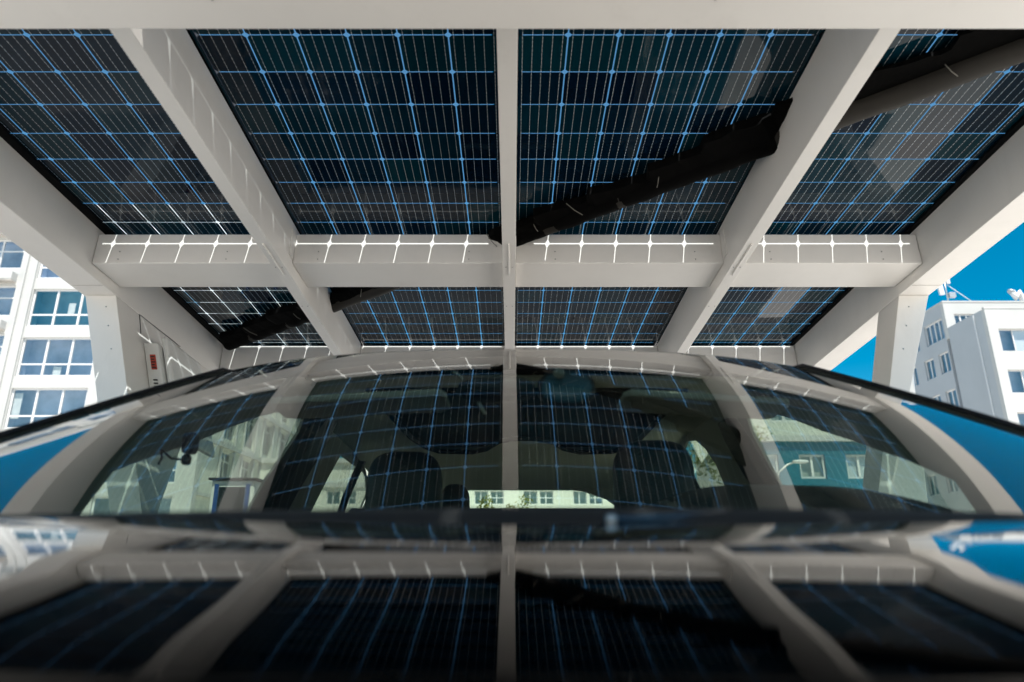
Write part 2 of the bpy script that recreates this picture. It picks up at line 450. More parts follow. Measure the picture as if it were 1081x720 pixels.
# service hatch in the left gusset (thin dark seam) -------------------------------------------------
def gus(y, z, d=0): return rf(-(1.944 - .32 * (1.463 - z)) + d, y, z)
bm = nb()
seam = [(3.21, 1.20), (3.21, 1.34), (3.66, 1.335), (3.80, 1.20)]
def wall_pt(px, py):
    """photo direction onto the leaning inner face of the left gusset (roof frame)"""
    x = (px - 540.5) / F; v = (360 - py) / F; th = PITCH - TILT
    d = Vector((x, math.cos(th) - v * math.sin(th), math.sin(th) + v * math.cos(th)))
    # -(1.944 - .32*(1.463 - z)) = x  ->  x = -1.944 + .468 - .32 z
    t = (-1.944 + .32 * 1.463) / (d.x + .32 * d.z)
    return d * t
sp = [wall_pt(*q) for q in ((148.5, 352), (147, 332), (184, 361), (190, 366))]
tube(bm, [M @ (p + Vector((.0012, 0, 0))) for p in sp], .0022, 5)
obj('hatch_seam', bm, MT['black'], carport)

# charging box hung on the gusset -------------------------------------------------------------------
def on_wall(px, py, d=0.0):
    p = wall_pt(px, py); return M @ (p + Vector((d, 0, .32 * d)))
a = wall_pt(165, 402); b_ = wall_pt(172, 365)
yc, zc = 3.55, 1.02
wb = thing('charging_box', 'white charging box with red sticker hung on the left gusset', 'charging box', M @ Vector((-1.80, 3.55, .92)))
def wf(y, z, d): return rf(-(1.944 - .32 * (1.463 - z)) + d, y, z)
Yb0 = wall_pt(163, 370)
def wbox(name, mat, y0, y1, z0, z1, d0, d1, bev=.006):
    bm = nb()
    hexa(bm, [wf(y0, z0, d0), wf(y1, z0, d0), wf(y1, z0, d1), wf(y0, z0, d1), wf(y0, z1, d0), wf(y1, z1, d0), wf(y1, z1, d1), wf(y0, z1, d1)])
    return obj(name, bm, mat, wb, bevel=bev)
print('wall pts', [tuple(round(c, 3) for c in wall_pt(*q)) for q in ((160, 400), (163, 370), (180, 375), (215, 380))])
wbox('housing', MT['boxwhite'], 3.30, 3.70, .84, 1.30, .002, .075)
wbox('cover', MT['boxwhite'], 3.335, 3.76, .80, 1.35, .077, .115, .02)
st = wbox('sticker', MT['red'], 3.297, 3.2995, 1.155, 1.235, .028, .056, 0)
bm = nb()
for k in range(5):
    z = 1.162 + k * .0145
    hexa(bm, [wf(3.294, z, .032), wf(3.2965, z, .032), wf(3.2965, z, .052 - .004 * (k % 2)), wf(3.294, z, .052 - .004 * (k % 2)),
              wf(3.294, z + .006, .032), wf(3.2965, z + .006, .032), wf(3.2965, z + .006, .052 - .004 * (k % 2)), wf(3.294, z + .006, .052 - .004 * (k % 2))])
obj('print_lines', bm, MT['dark'], wb)
bm = nb()
for k in range(3):
    z = 1.06 + k * .018
    hexa(bm, [wf(3.294, z, .030), wf(3.2995, z, .030), wf(3.2995, z, .050), wf(3.294, z, .050), wf(3.294, z + .006, .030), wf(3.2995, z + .006, .030), wf(3.2995, z + .006, .050), wf(3.294, z + .006, .050)])
obj('print_lines', bm, MT['dark'], wb)

# diagonal conduit under the panels -----------------------------------------------------------------
cd = thing('diagonal_conduit', 'dark conduit with ragged black cables slung diagonally under the solar panels', 'conduit', rf(-1.81, 4.17, 1.64))
P0 = Vector((1.897, 1.45, 1.648)); P1 = Vector((-1.83, 4.185, 1.648))
dv = (P1 - P0); dl = dv.length; dn = dv.normalized(); pn = Vector((dn.y, -dn.x, 0)); 
if pn.y > 0: pn = -pn
bm = nb()
segs = 60
tube(bm, [M @ (P0 + dv * (k / segs) + Vector((0, 0, .0025 * math.sin(k * 1.3)))) for k in range(segs + 1)],
     [.043] * segs + [.034], 14)
obj('pipe', bm, MT['tube'], cd, smooth=True)
for t0, t1 in ((.244, .645), (.79, 1.004)):  # dark skin stands for the pipe lengths that catch no light
    bm = nb(); kk = 40
    tube(bm, [M @ (P0 + dv * (t0 + (t1 - t0) * k / kk) + Vector((0, 0, .002 * math.sin(k * .9)))) for k in range(kk + 1)], [.0465 + .002 * math.sin(k * 1.7) for k in range(kk + 1)], 14)
    obj('pipe_shade_skin', bm, MT['cable'], cd, smooth=True)
bm = nb()
# torn sleeve beside the pipe: an uneven band with a ragged edge
n = 150; prev = None
rnd = random.Random(3); w = .06
for k in range(n + 1):
    t = k / n
    p = P0 + dv * t
    base = .085 + .035 * math.sin(t * 9) + .02 * math.sin(t * 31)
    saw = ((t * 17) % 1.0) * .045
    w = .86 * base * (1.15 - .45 * t) + saw * 1.1 + rnd.uniform(-.006, .006)
    up =   .034 if t < .246 else 0
    a0 = p + pn * (.02 + up * .3); a1 = p + pn * w
    ring = [bm.verts.new(M @ (a0 + Vector((0, 0, -.030 + up)))), bm.verts.new(M @ (a1 + Vector((0, 0, -.004 + up * .6 + rnd.uniform(-.004, .004))))),
            bm.verts.new(M @ (a1 + Vector((0, 0, .034)))), bm.verts.new(M @ (a0 + Vector((0, 0, .045))))]
    if prev:
        for q in range(4): bm.faces.new([prev[q], prev[(q + 1) % 4], ring[(q + 1) % 4], ring[q]])
    else: bm.faces.new(ring[::-1])
    prev = ring
bm.faces.new(prev)
obj('torn_sleeve', bm, MT['cable'], cd)
for t in (.12, .345, .42, .47, .52, .72, .83, .92):
    p = P0 + dv * t + pn * .05 + Vector((0, 0, -.045))
    q = p + pn * (.07 + .03 * math.sin(t * 50)) + dn * (-.05 * math.cos(t * 70)) + Vector((0, 0, .01))
    bm = nb(); tube(bm, [M @ (p + pn * .0 + Vector((0, 0, -.006))), M @ ((p + q) / 2 + Vector((0, 0, -.008))), M @ q], .0018, 5)
    obj('cable_tie', bm, MT['tie'], cd)

# ------------------------------------------------------------------ car
CY = [4.491921983880803, -11.211148140700505, 11.255976843369671, -5.437127128451339, 1.4447575181439998, 0.002339880514547769, 0.26961770954473596, 0.5952415069771531]
CZ = [2.2712003872979407, -5.899698076846518, 6.195323240890947, -3.1675656754802306, 0.9005110953607007, -0.010438265024217817, 0.17762675523844082, 0.07540158554083247]
WP = (0.0226, 0.2164, 0.1358, -0.0138, -0.1739, 0.0028, 0.0031, -0.0165, 0.0169, 0.0055, -0.1542, 0.3888)
def pv(c, t):
    r = 0
    for k in c: r = r * t + k
    return r
def ws(u, t, off=0):
    x0, a0, a1, a2, a3, r, b1, b2, b3, yw, c2, c4 = WP; w = u - x0
    return M @ Vector((u, pv(CY, t) + yw * w + b1 * t + b2 * t * t + b3 * t ** 3 + (a0 + a1 * t + c2 * t * t) * w * w + (a2 + a3 * t + c4 * t * t) * w ** 4, pv(CZ, t) + r * w))
def ws_in(u, t, d):
    p = ws(u, t); n = (ws(u + 1e-3, t) - p).cross(ws(u, min(t, .999) + 1e-3) - ws(u, min(t, .999))); n.normalize()
    if n.z < 0: n = -n
    return p - n * d
SB, SK = .90, .5
def sideX(z): return SB - SK * z
def uedge(s, t):
    u = s * .8
    for _ in range(40): u = s * sideX(ws(u, t).z)
    return u
car = thing('parked_car', 'black car under the carport seen over its bonnet into the windscreen', 'car', (0, 2.1, GZ))
# bonnet
HY = [0.843316103279656, -1.4822548466900316, 0.7584293770950893, 0.07698813090718207, -0.1019095169696731, 0.11030547659696835, 0.10090544841895081, 0.2746328025465714]
HZ = [0.32960179426050773, -0.8823982249703499, 0.9538511388041452, -0.5081592078714571, 0.15967329085233248, -0.003366376346887591, 0.04451434062629064, -0.021717197058909673]
def hood(u, t):
    tt = max(t, 0)
    y, z = pv(HY, tt), pv(HZ, tt)
    if t < 0:
        y += .065 * t * (1 + .35 * t); z += .046 * t + -.055 * t * t
    w = u - .0055; tq = min(tt, .66)
    tm = min(tt, 1)
    qa = -.0623 + .2415 * tq - .0839 * tq * tq - .1822 * tq ** 3
    if tt > .66: qa -= .107 * .08 * (1 - math.exp(-(tt - .66) / .08)); tm = min(tt, 1)
    z += qa * w * w + (-.003 - .0002 * tm) * w + .0009 * tm
    a = abs(u) - .52
    if a > 0: z -= .5 * a * a
    y += max(0, .10 * u * u) * (1 if t > .9 else 1) * 0
    return rf(u, y, z)
bm = nb()
grid(bm, lambda a, b: hood((a * 2 - 1) * .86, -2.4 + 3.395 * b), 80, 150)
hd = obj('bonnet', bm, MT['gloss'], car, smooth=True)
# windscreen
def wsg(a, b):
    ul, ur = uedge(-1, b), uedge(1, b)
    return ws(ul + (ur - ul) * a, b)
bm = nb(); grid(bm, wsg, 90, 110)
wso = obj('windscreen', bm, MT['glass'], car, smooth=True)
def band(t0, t1, a0, a1, d=.004, nu=60, nv=6):
    def fn(a, b):
        t = t0 + (t1 - t0) * b; ul, ur = uedge(-1, t), uedge(1, t); aa = a0 + (a1 - a0) * a
        return ws_in(ul + (ur - ul) * aa, t, d)
    bm = nb(); grid(bm, fn, nu, nv)
    return bm
bm = band(0, .07, 0, 1)
for q in ((.965, 1.0, 0, 1), (0, 1, 0, .018), (0, 1, .982, 1)):
    b2 = band(*q, nu=60 if q[3] - q[2] > .5 else 3, nv=6 if q[3] - q[2] > .5 else 60)
    me = bpy.data.meshes.new('t'); b2.to_mesh(me); b2.free(); bm.from_mesh(me); bpy.data.meshes.remove(me)
obj('black_border', bm, MT['tape'], wso, smooth=True)
# black trim along the screen edges
for s in (-1, 1):
    bm = nb(); pts = []
    for k in range(41):
        t = k / 40; u = uedge(s, t); p = ws(u, t)
        pts.append(p + Vector((s * .006, .003, .005)))
    # carry on along the roof rail
    last = pts[-1]
    for k in range(1, 20):
        yy = last.y + k * .10; zz = last.z + .045 * (1 - math.exp(-k * .35)) - .0011 * max(0, k - 9) ** 2
        pts.append(Vector((s * sideX(zz) * 1.0 + s * .004, yy, zz)))
    rail = pts
    tube(bm, pts, [.0065] * 41 + [.007] * (len(pts) - 41), 8)
    obj('screen_trim', bm, MT['trim'], car, smooth=True)
# roof skin behind the screen
def roof(a, b):
    # b: 0 at the screen's top edge, 1 at the rear window
    ul, ur = uedge(-1, 1), uedge(1, 1); u = ul + (ur - ul) * a
    p0 = ws(u, 1); L = 2.15 * b
    sl = math.tan(R(22.5)); dz = sl * .085 * (1 - math.exp(-L / .085)) + .012 * L - .060 * max(0, L - 1.1) ** 2
    w = abs(2 * a - 1)
    dz2 = -.02 * w ** 6 * min(1, L * 4)
    return Vector((p0.x * (1 - .02 * b), p0.y + L, p0.z + dz + dz2 * 0))
bm = nb(); grid(bm, lambda a, b: roof(a, b * b), 50, 70)
obj('roof_panel', bm, MT['gloss'], car, smooth=True)
# cabin sides with their window openings
def img(s, pts): return [side_pt(x, y, s) for x, y in pts]
fwL = img(-1, [(70, 546), (113, 498), (155, 482), (200, 467), (240, 450.5), (273, 438.5), (296, 434), (311, 433.5), (318, 438), (312, 456), (296, 480), (276, 508), (258, 546)])
rwL = img(-1, [(326, 546), (343, 505), (357, 480), (366, 468.5), (377, 478), (384, 498), (386, 520), (383, 546)])
fwR = img(1, [(1036, 532), (1028, 525), (1015, 508), (968, 487.6), (944, 479), (905, 465), (873, 455), (843, 443), (822, 437), (803, 436), (792, 441), (797, 456), (812, 484), (838, 532)])
rwR = img(1, [(773, 532), (768, 512), (759, 490), (748, 474), (738, 465), (728, 466), (722, 480), (719, 500), (716, 532)])
def drop(poly, z=-.02):
    # take the lower corners down to the belt line behind the dashboard
    ys = sorted(poly, key=lambda q: q[1]); lo = ys[:2]
    return [(a, z) if (a, b) in lo else (a, b) for a, b in poly]
def side_outline(s):
    top = []
    for k in range(0, 41, 2):
        t = k / 40; u = uedge(s, t); p = ws(u, t); top.append((p.y, p.z))
    y, z = top[-1]
    for k in range(1, 20, 2):
        yy = y + k * .1; zz = z + .040 * (1 - math.exp(-k * .35)) - .004 - .0011 * max(0, k - 9) ** 2
        top.append((yy, zz))
    return [(.62, -.12), (.66, .0)] + top + [(3.75, .32), (4.15, .10), (4.35, .04), (4.4, -.12)]
for s, fw, rw in ((-1, fwL, rwL), (1, fwR, rwR)):
    fw, rw = drop(fw), drop(rw)
    bm = nb()
    slab(bm, [side_outline(s), fw, rw], lambda a, b, d, s=s: Vector((s * (sideX(b) - .002 - d), a, b)), .010)
    so = obj('cabin_side', bm, [MT['pillar']], car)
    for w in (fw, rw):
        bm = nb(); slab(bm, [w], lambda a, b, d, s=s: Vector((s * (sideX(b) - .005 - d), a, b)), .003)
        obj('side_window', bm, MT['sideglass'], car)
# dark B pillars with belt guide and door seals
def pillar(s, pts, w, mat, name, d=.045, dd=.03):
    bm = nb(); prev = None
    for (px, py, ww) in pts:
        y, z = side_pt(px, py, s)
        x = sideX(z) - d
        ring = [bm.verts.new((s * x, y - ww, z)), bm.verts.new((s * (x - dd), y - ww * .7, z)), bm.verts.new((s * (x - dd), y + ww * .7, z)), bm.verts.new((s * x, y + ww, z))]
        if prev:
            for q in range(4): bm.faces.new([prev[q], prev[(q + 1) % 4], ring[(q + 1) % 4], ring[q]])
        else: bm.faces.new(ring[::-1])
        prev = ring
    bm.faces.new(prev)
    return obj(name, bm, mat, car, bevel=.006)
pillar(-1, [(262, 560, .09), (280, 525, .10), (300, 490, .11), (318, 460, .11), (330, 440, .08)], .1, MT['dark'], 'door_pillar')
pillar(1, [(850, 560, .07), (838, 530, .07), (815, 495, .08), (798, 465, .08), (787, 444, .06)], .1, MT['dark'], 'door_pillar')
pillar(-1, [(345, 560, .02), (357, 525, .02), (370, 495, .02), (380, 478, .02)], .1, MT['dark'], 'quarter_bar', d=.02)
pillar(1, [(760, 560, .02), (748, 525, .02), (733, 492, .02), (724, 475, .02)], .1, MT['dark'], 'quarter_bar', d=.02)
# headliner with the glass roof opening
def hl(x, y, d=0):
    z = .462 - .012 * (x / .7) ** 4 - d
    if y > 2.9: z -= .14 * (y - 2.9) ** 1.1
    if y < 1.85: z -= .16 * (1.85 - y)
    if y > 2.6: z -= .02 * min(1, (y - 2.6) / .4)
    return Vector((x, y, z))
bm = nb()
out = [(-.67, 1.58), (-.3, 1.555), (.3, 1.555), (.67, 1.58), (.68, 2.2), (.68, 2.9), (.66, 3.55), (0, 3.62), (-.66, 3.55), (-.68, 2.9), (-.68, 2.2)]
hole = [(x * 1.06, y * 1.065) for x, y in ((-.38, 1.78), (-.37, 2.50), (-.335, 2.68), (-.29, 2.75), (-.16, 2.76), (-.10, 2.72), (-.05, 2.58), (.0, 2.53), (.08, 2.53), (.15, 2.58), (.20, 2.71), (.27, 2.76), (.40, 2.75), (.45, 2.66), (.47, 2.5), (.46, 1.78))]
def hl_grid():
    bm = nb(); nx, ny = 96, 130
    from mathutils.geometry import intersect_point_line
    def inside(x, y, poly):
        c = False; j = len(poly) - 1
        for i in range(len(poly)):
            xi, yi = poly[i]; xj, yj = poly[j]
            if (yi > y) != (yj > y) and x < (xj - xi) * (y - yi) / (yj - yi) + xi: c = not c
            j = i
        return c
    vs = {}
    for j in range(ny + 1):
        for i in range(nx + 1):
            vs[i, j] = bm.verts.new(hl(-.665 + 1.33 * i / nx, 1.60 + 2.02 * j / ny))
    for j in range(ny):
        for i in range(nx):
            x, y = -.665 + 1.33 * (i + .5) / nx, 1.60 + 2.02 * (j + .5) / ny
            if not inside(x, y, hole): bm.faces.new([vs[i, j], vs[i + 1, j], vs[i + 1, j + 1], vs[i, j + 1]])
    loose = [v for v in bm.verts if not v.link_faces]
    bmesh.ops.delete(bm, geom=loose, context='VERTS')
    return bm
hlo = obj('headliner', hl_grid(), MT['liner'], car, smooth=True)
bm = nb()
tube(bm, [hl(x, y, .003) for x, y in hole + hole[:1]], .010, 8)
obj('roof_opening_seal', bm, MT['rubber'], hlo, smooth=True)
# dark inner face of the glass roof, just above the opening
bm = nb(); slab(bm, [[(-.5, 1.78), (.58, 1.78), (.58, 3.02), (-.5, 3.0)]], lambda a, b, d: Vector((a, b, .472 + d)), .003)
obj('glass_roof', bm, MT['matte'], car)
# rear bulkhead with rear window opening
bm = nb()
arch = [(-.50, .215), (-.49, .27), (-.42, .325), (-.25, .352), (0, .362), (.20, .358), (.36, .338), (.48, .298), (.56, .24), (.56, .215)]
slab(bm, [[(-.80, -.1), (-.78, .2), (-.68, .42), (-.3, .44), (.3, .44), (.68, .42), (.78, .2), (.80, -.1)], arch],
     lambda a, b, d: Vector((a, 3.58 + d, b)), .04)
obj('rear_surround', bm, MT['pillar'], car)
bm = nb(); slab(bm, [arch], lambda a, b, d: Vector((a, 3.60 + d, b)), .004)
obj('rear_window', bm, MT['sideglass'], car)
one('rear_shelf', car, MT['dark'], (-.70, .70, 3.05, 3.57, .14, .215), bevel=.01)
# header, visors, console, mirror
bm = nb()
for s in (-1, 1):
    x0, x1 = (-.50, -.13) if s < 0 else (.22, .58)
    def vf(a, b, d, x0=x0, x1=x1):
        x = x0 + (x1 - x0) * a
        t = .90 - .09 * b
        return ws_in(x, .93, .045 + d) + Vector((0, .02 + .13 * b, -.006 * b))
    bmv = nb(); slab(bmv, [[(0.03, 0), (.97, 0), (1, .2), (1, .85), (.95, 1), (.05, 1), (0, .85), (0, .2)]], vf, .014)
    obj('sun_visor', bmv, MT['lightplastic'], car, bevel=.004)
bm.free()
bm = nb(); rbox(bm, ws_in(-.03, .93, .055), (.075, .045, .022)); obj('mirror_console', bm, MT['dark'], car, smooth=True)
bm = nb(); pts = []
for k in range(15):
    a = k / 14
    px = 478 + 34 * a ** .8; py = 392 + 45 * a ** 1.15
    pts.append(ray(px, py) * (1.42))
tube(bm, pts, .0035, 6); obj('console_glint', bm, MT['lightplastic'], car, smooth=True)  # pale tube stands in for the overhead console's reflection
bm = nb(); c = ray(598, 411) * 1.30
rbox(bm, c, (.055, .02, .036), fn=None); mo = obj('mirror', bm, MT['dark'], car, smooth=True)
bm = nb(); rbox(bm, c + Vector((0, -.012, .0)), (.047, .012, .029)); obj('mirror_back', bm, pbr('blue_reflection_tint', (.05, .12, .16), .25), mo, smooth=True)  # bluish reflection is put into the shell's colour
bm = nb(); tube(bm, [c + Vector((-.01, 0, .03)), ws_in(c.x - .02, .90, .012)], .009, 8); obj('mirror_stem', bm, MT['lightplastic'], mo, smooth=True)
# front seats
def seat(px, py, wpx, Y, nm):
    d = ray(px, py); p = d * (Y / d.y); X = p.x; zt = p.z
    hw = wpx / 2 / F * (Y * 1.0)
    bm = nb(); rbox(bm, (X, Y + .04, zt - .135), (hw, .06, .135), p=3.4, n=14); so = obj('headrest', bm, MT['leather'], car, smooth=True)
    for q in (-.06, .06):
        bm = nb(); tube(bm, [(X + q, Y + .05, zt - .34), (X + q, Y + .05, zt - .2)], .007, 8)
        obj('headrest_post', bm, MT['steel'], so, smooth=True)
    bm = nb(); rbox(bm, (X, Y + .0, zt - .62), (.25, .09, .34), p=3.2, n=14, fn=lambda q: Vector((q.x, q.y + (zt - .28 - q.z) * -.28, q.z)))
    obj('backrest', bm, MT['leather'], car, smooth=True)
    bm = nb(); rbox(bm, (X, Y - .42, zt - .98), (.26, .28, .09), p=3.2, n=12); obj('seat_cushion', bm, MT['leather'], car, smooth=True)
seat(427, 475, 80, 2.12, 'l'); seat(690, 463, 86, 1.98, 'r')
for px, py, wv in ((481, 511, 30), (610, 560, 30)):
    d = ray(px, py); p = d * (3.0 / d.y); bm = nb(); rbox(bm, (p.x, 3.0, p.z - .10), (wv / 2 / F * 3.05, .05, .10), p=3); obj('rear_headrest', bm, MT['leather'], car, smooth=True)
bm = nb(); rbox(bm, (0, 3.05, -.12), (.66, .10, .30), p=4, n=14); obj('rear_bench', bm, MT['leather'], car, smooth=True)
# dashboard
def dash(a, b):
    x = -.84 + 1.68 * a; y = .80 + .62 * b
    yb = y + .26 * x * x * (1 - b * .7)
    z = .012 + (.070 * b) - .04 * max(0, b - .9) * 10 * 1.2
    hump = math.exp(-((x - .53) / .26) ** 4) * max(0, math.sin(min(1, b * 1.02) * math.pi * .62)) * .050
    slope = max(0, min(1, (x - .12) / .25)) * .020 * b
    return Vector((x, yb, z + hump + slope))
bm = nb(); grid(bm, dash, 60, 30); obj('dashboard', bm, MT['dark'], car, smooth=True)
# steering wheel behind the hump
bm = nb(); c = Vector((.44, 1.50, -.07)); pts = []
for k in range(33):
    a = 2 * math.pi * k / 32
    pts.append(c + Vector((.18 * math.cos(a), .05 * math.sin(a), .17 * math.sin(a))))
tube(bm, pts, .014, 8, cap=False); tube(bm, [c + Vector((-.17, 0, 0)), c + Vector((.17, 0, 0))], .018, 8)
obj('steering_wheel', bm, MT['leather'], car, smooth=True)
# cowl and wiper
def cowl(a, b):
    u = (a * 2 - 1) * .86
    h = hood(u, .985) + Vector((0, .0, -.004)); w = ws_in(max(-.84, min(.84, u)), 0.042, -.004)
    if b > .99: return ws_in(max(-.84, min(.84, u)), 0.044, .004)
    return h.lerp(w, b) + Vector((0, 0, .004 * math.sin(math.pi * b)))
bm = nb(); grid(bm, cowl, 60, 8); obj('cowl', bm, MT['matte'], car, smooth=True)
wp = []
for px, py, t in ((645, 548, .565), (668, 547.5, .572), (700, 546.5, .58), (735, 545.5, .59), (768, 544.5, .60)):
    d = ray(px, py); wp.append(d * (t / d.y))
bm = nb(); tube(bm, wp, [.0028, .0028, .0032, .004, .005], 8)
wo = obj('wiper', bm, pbr('satin_sky_tint', (.02, .05, .08), .22, metal=.5), car, smooth=True)  # blue of the reflected sky is put into the base colour
bm = nb(); p = wp[0]; rbox(bm, p, (.0042, .0042, .0042)); obj('wiper_cap', bm, MT['steel'], wo, smooth=True)
# body below the windows
def body():
    bm = nb(); rows = []
    prof = [(-.05, .80, .0), (.0, .86, -.02), (.35, .90, 0), (1.2, .925, .01), (2.4, .93, .01), (3.6, .92, .01), (4.3, .88, -.01), (4.45, .80, -.04)]
    for y, hw, zt in prof:
        ztop = -.06 + zt
        if y < .62:
            ztop = -.16 + .24 * max(0, y) * .9 - .02
        rows.append([bm.verts.new((-hw + .04, y, ztop)), bm.verts.new((-hw, y, ztop - .10)), bm.verts.new((-hw, y, -.45)), bm.verts.new((-hw + .05, y, -.74)),
                     bm.verts.new((hw - .05, y, -.74)), bm.verts.new((hw, y, -.45)), bm.verts.new((hw, y, ztop - .10)), bm.verts.new((hw - .04, y, ztop))])
    for i in range(len(rows) - 1):
        for k in range(7): bm.faces.new([rows[i][k], rows[i][k + 1], rows[i + 1][k + 1], rows[i + 1][k]])
    bm.faces.new(rows[0][::-1]); bm.faces.new(rows[-1])
    return bm
obj('body', body(), MT['gloss'], car, bevel=.03)
one('tail', car, MT['gloss'], (-.80, .80, 3.66, 4.42, -.10, .10), bevel=.05)
for s in (-1, 1):
    for y in (.78, 3.62):
        bm = nb(); pr = [(.20, 0), (.31, .0), (.335, .03), (.335, .19), (.31, .22), (.20, .22)]
        n = 36; rings = []
        for k in range(n):
            a = 2 * math.pi * k / n
            rings.append([bm.verts.new((s * (.955 - w), y + r * math.cos(a), GZ + .335 + r * math.sin(a))) for r, w in pr])
        for k in range(n):
            for j in range(len(pr) - 1): bm.faces.new([rings[k][j], rings[k][j + 1], rings[(k + 1) % n][j + 1], rings[(k + 1) % n][j]])
        wh = obj('wheel', bm, MT['rubber'], car, smooth=True)
        bm = nb()
        for k in range(5):
            a = 2 * math.pi * k / 5
            tube(bm, [(s * .945, y, GZ + .335), (s * .94, y + .2 * math.cos(a), GZ + .335 + .2 * math.sin(a))], .018, 6)
        obj('rim', bm, MT['alu'], wh)
    bm = nb(); rbox(bm, (s * .66, .02, -.26), (.13, .06, .045), p=3)
    obj('headlight', bm, pbr('headlamp_lens', (.6, .62, .65), .1), car, smooth=True)
    bm = nb(); rbox(bm, (s * 1.03, 1.22, -.10), (.09, .06, .055), p=3); obj('door_mirror', bm, MT['gloss'], car, smooth=True)

# dash camera hanging by the left pillar ------------------------------------------------------------
dc = ray(201, 468) * 1.52
cam_t = thing('dash_camera', 'small black dash camera with dangling cable beside the left windscreen pillar', 'dash camera', dc)
bm = nb(); rbox(bm, dc + Vector((0, 0, .0)), (.014, .02, .024), p=4); obj('housing', bm, MT['black'], cam_t, smooth=True)
bm = nb(); rbox(bm, dc + Vector((-.004, 0, -.036)), (.009, .012, .012), p=3); obj('lens', bm, MT['trim'], cam_t, smooth=True)
bm = nb()
tube(bm, [ray(x, y) * 1.52 for x, y in ((200, 476), (198, 481), (191, 485), (181, 484), (174, 478), (170, 474), (171, 483), (167, 490))], .003, 6)
obj('cable', bm, MT['black'], cam_t, smooth=True)

# ------------------------------------------------------------------ ground
bm = nb(); box(bm, -400, 400, -300, 500, GZ - .3, GZ); obj('ground', bm, MT['asphalt'], kind='structure')
bm = nb(); box(bm, -14, 3.3, 4.75, 9.0, GZ - .05, GZ + .004); obj('added_dark_ground', bm, pbr('dark_ground_tone', (.09, .09, .09), .9, var=.2, scale=2, bump=.3, bscale=80), kind='structure')  # dark patch added so the panel undersides mirror less sunlit ground
bm = nb(); box(bm, -14, -2.6, 1.2, 4.749, GZ - .05, GZ + .004); obj('added_side_ground', bm, pbr('mid_ground_tone', (.17, .165, .16), .9, var=.2, scale=2, bump=.3, bscale=80), kind='structure')  # greyer patch added to dim what the left panels reflect
bm = nb(); box(bm, -2.2, 2.2, -.8, 4.7, GZ - .05, GZ + .004); obj('parking_bay', bm, pbr('grey_bay', (.58, .55, .51), .9, var=.2, scale=2, bump=.3, bscale=80), kind='structure')

# ------------------------------------------------------------------ buildings
def facade(parent, axis, pos, a0, a1, z0, z1, wins, mat, depth=.35, sgn=1, name='wall', label=None):
    """wall of real thickness with window openings; axis 'y': plane y=pos seen from -y, 'x': plane x=pos.
    wins = list of (lo, hi, zlo, zhi)"""
    A = sorted({a0, a1, *[w[0] for w in wins], *[w[1] for w in wins]}); Z = sorted({z0, z1, *[w[2] for w in wins], *[w[3] for w in wins]})
    bm = nb()
    # merge open cells column-wise into boxes
    for i in range(len(A) - 1):
        j = 0
        am = (A[i] + A[i + 1]) / 2
        while j < len(Z) - 1:
            zm = (Z[j] + Z[j + 1]) / 2
            if any(w[0] < am < w[1] and w[2] < zm < w[3] for w in wins): j += 1; continue
            k = j
            while k < len(Z) - 1 and not any(w[0] < am < w[1] and w[2] < (Z[k] + Z[k + 1]) / 2 < w[3] for w in wins): k += 1
            if axis == 'y': box(bm, A[i], A[i + 1], pos, pos + depth, Z[j], Z[k])
            else: box(bm, min(pos, pos + sgn * depth), max(pos, pos + sgn * depth), A[i], A[i + 1], Z[j], Z[k])
            j = k
    return obj(name, bm, mat, parent, label=label)

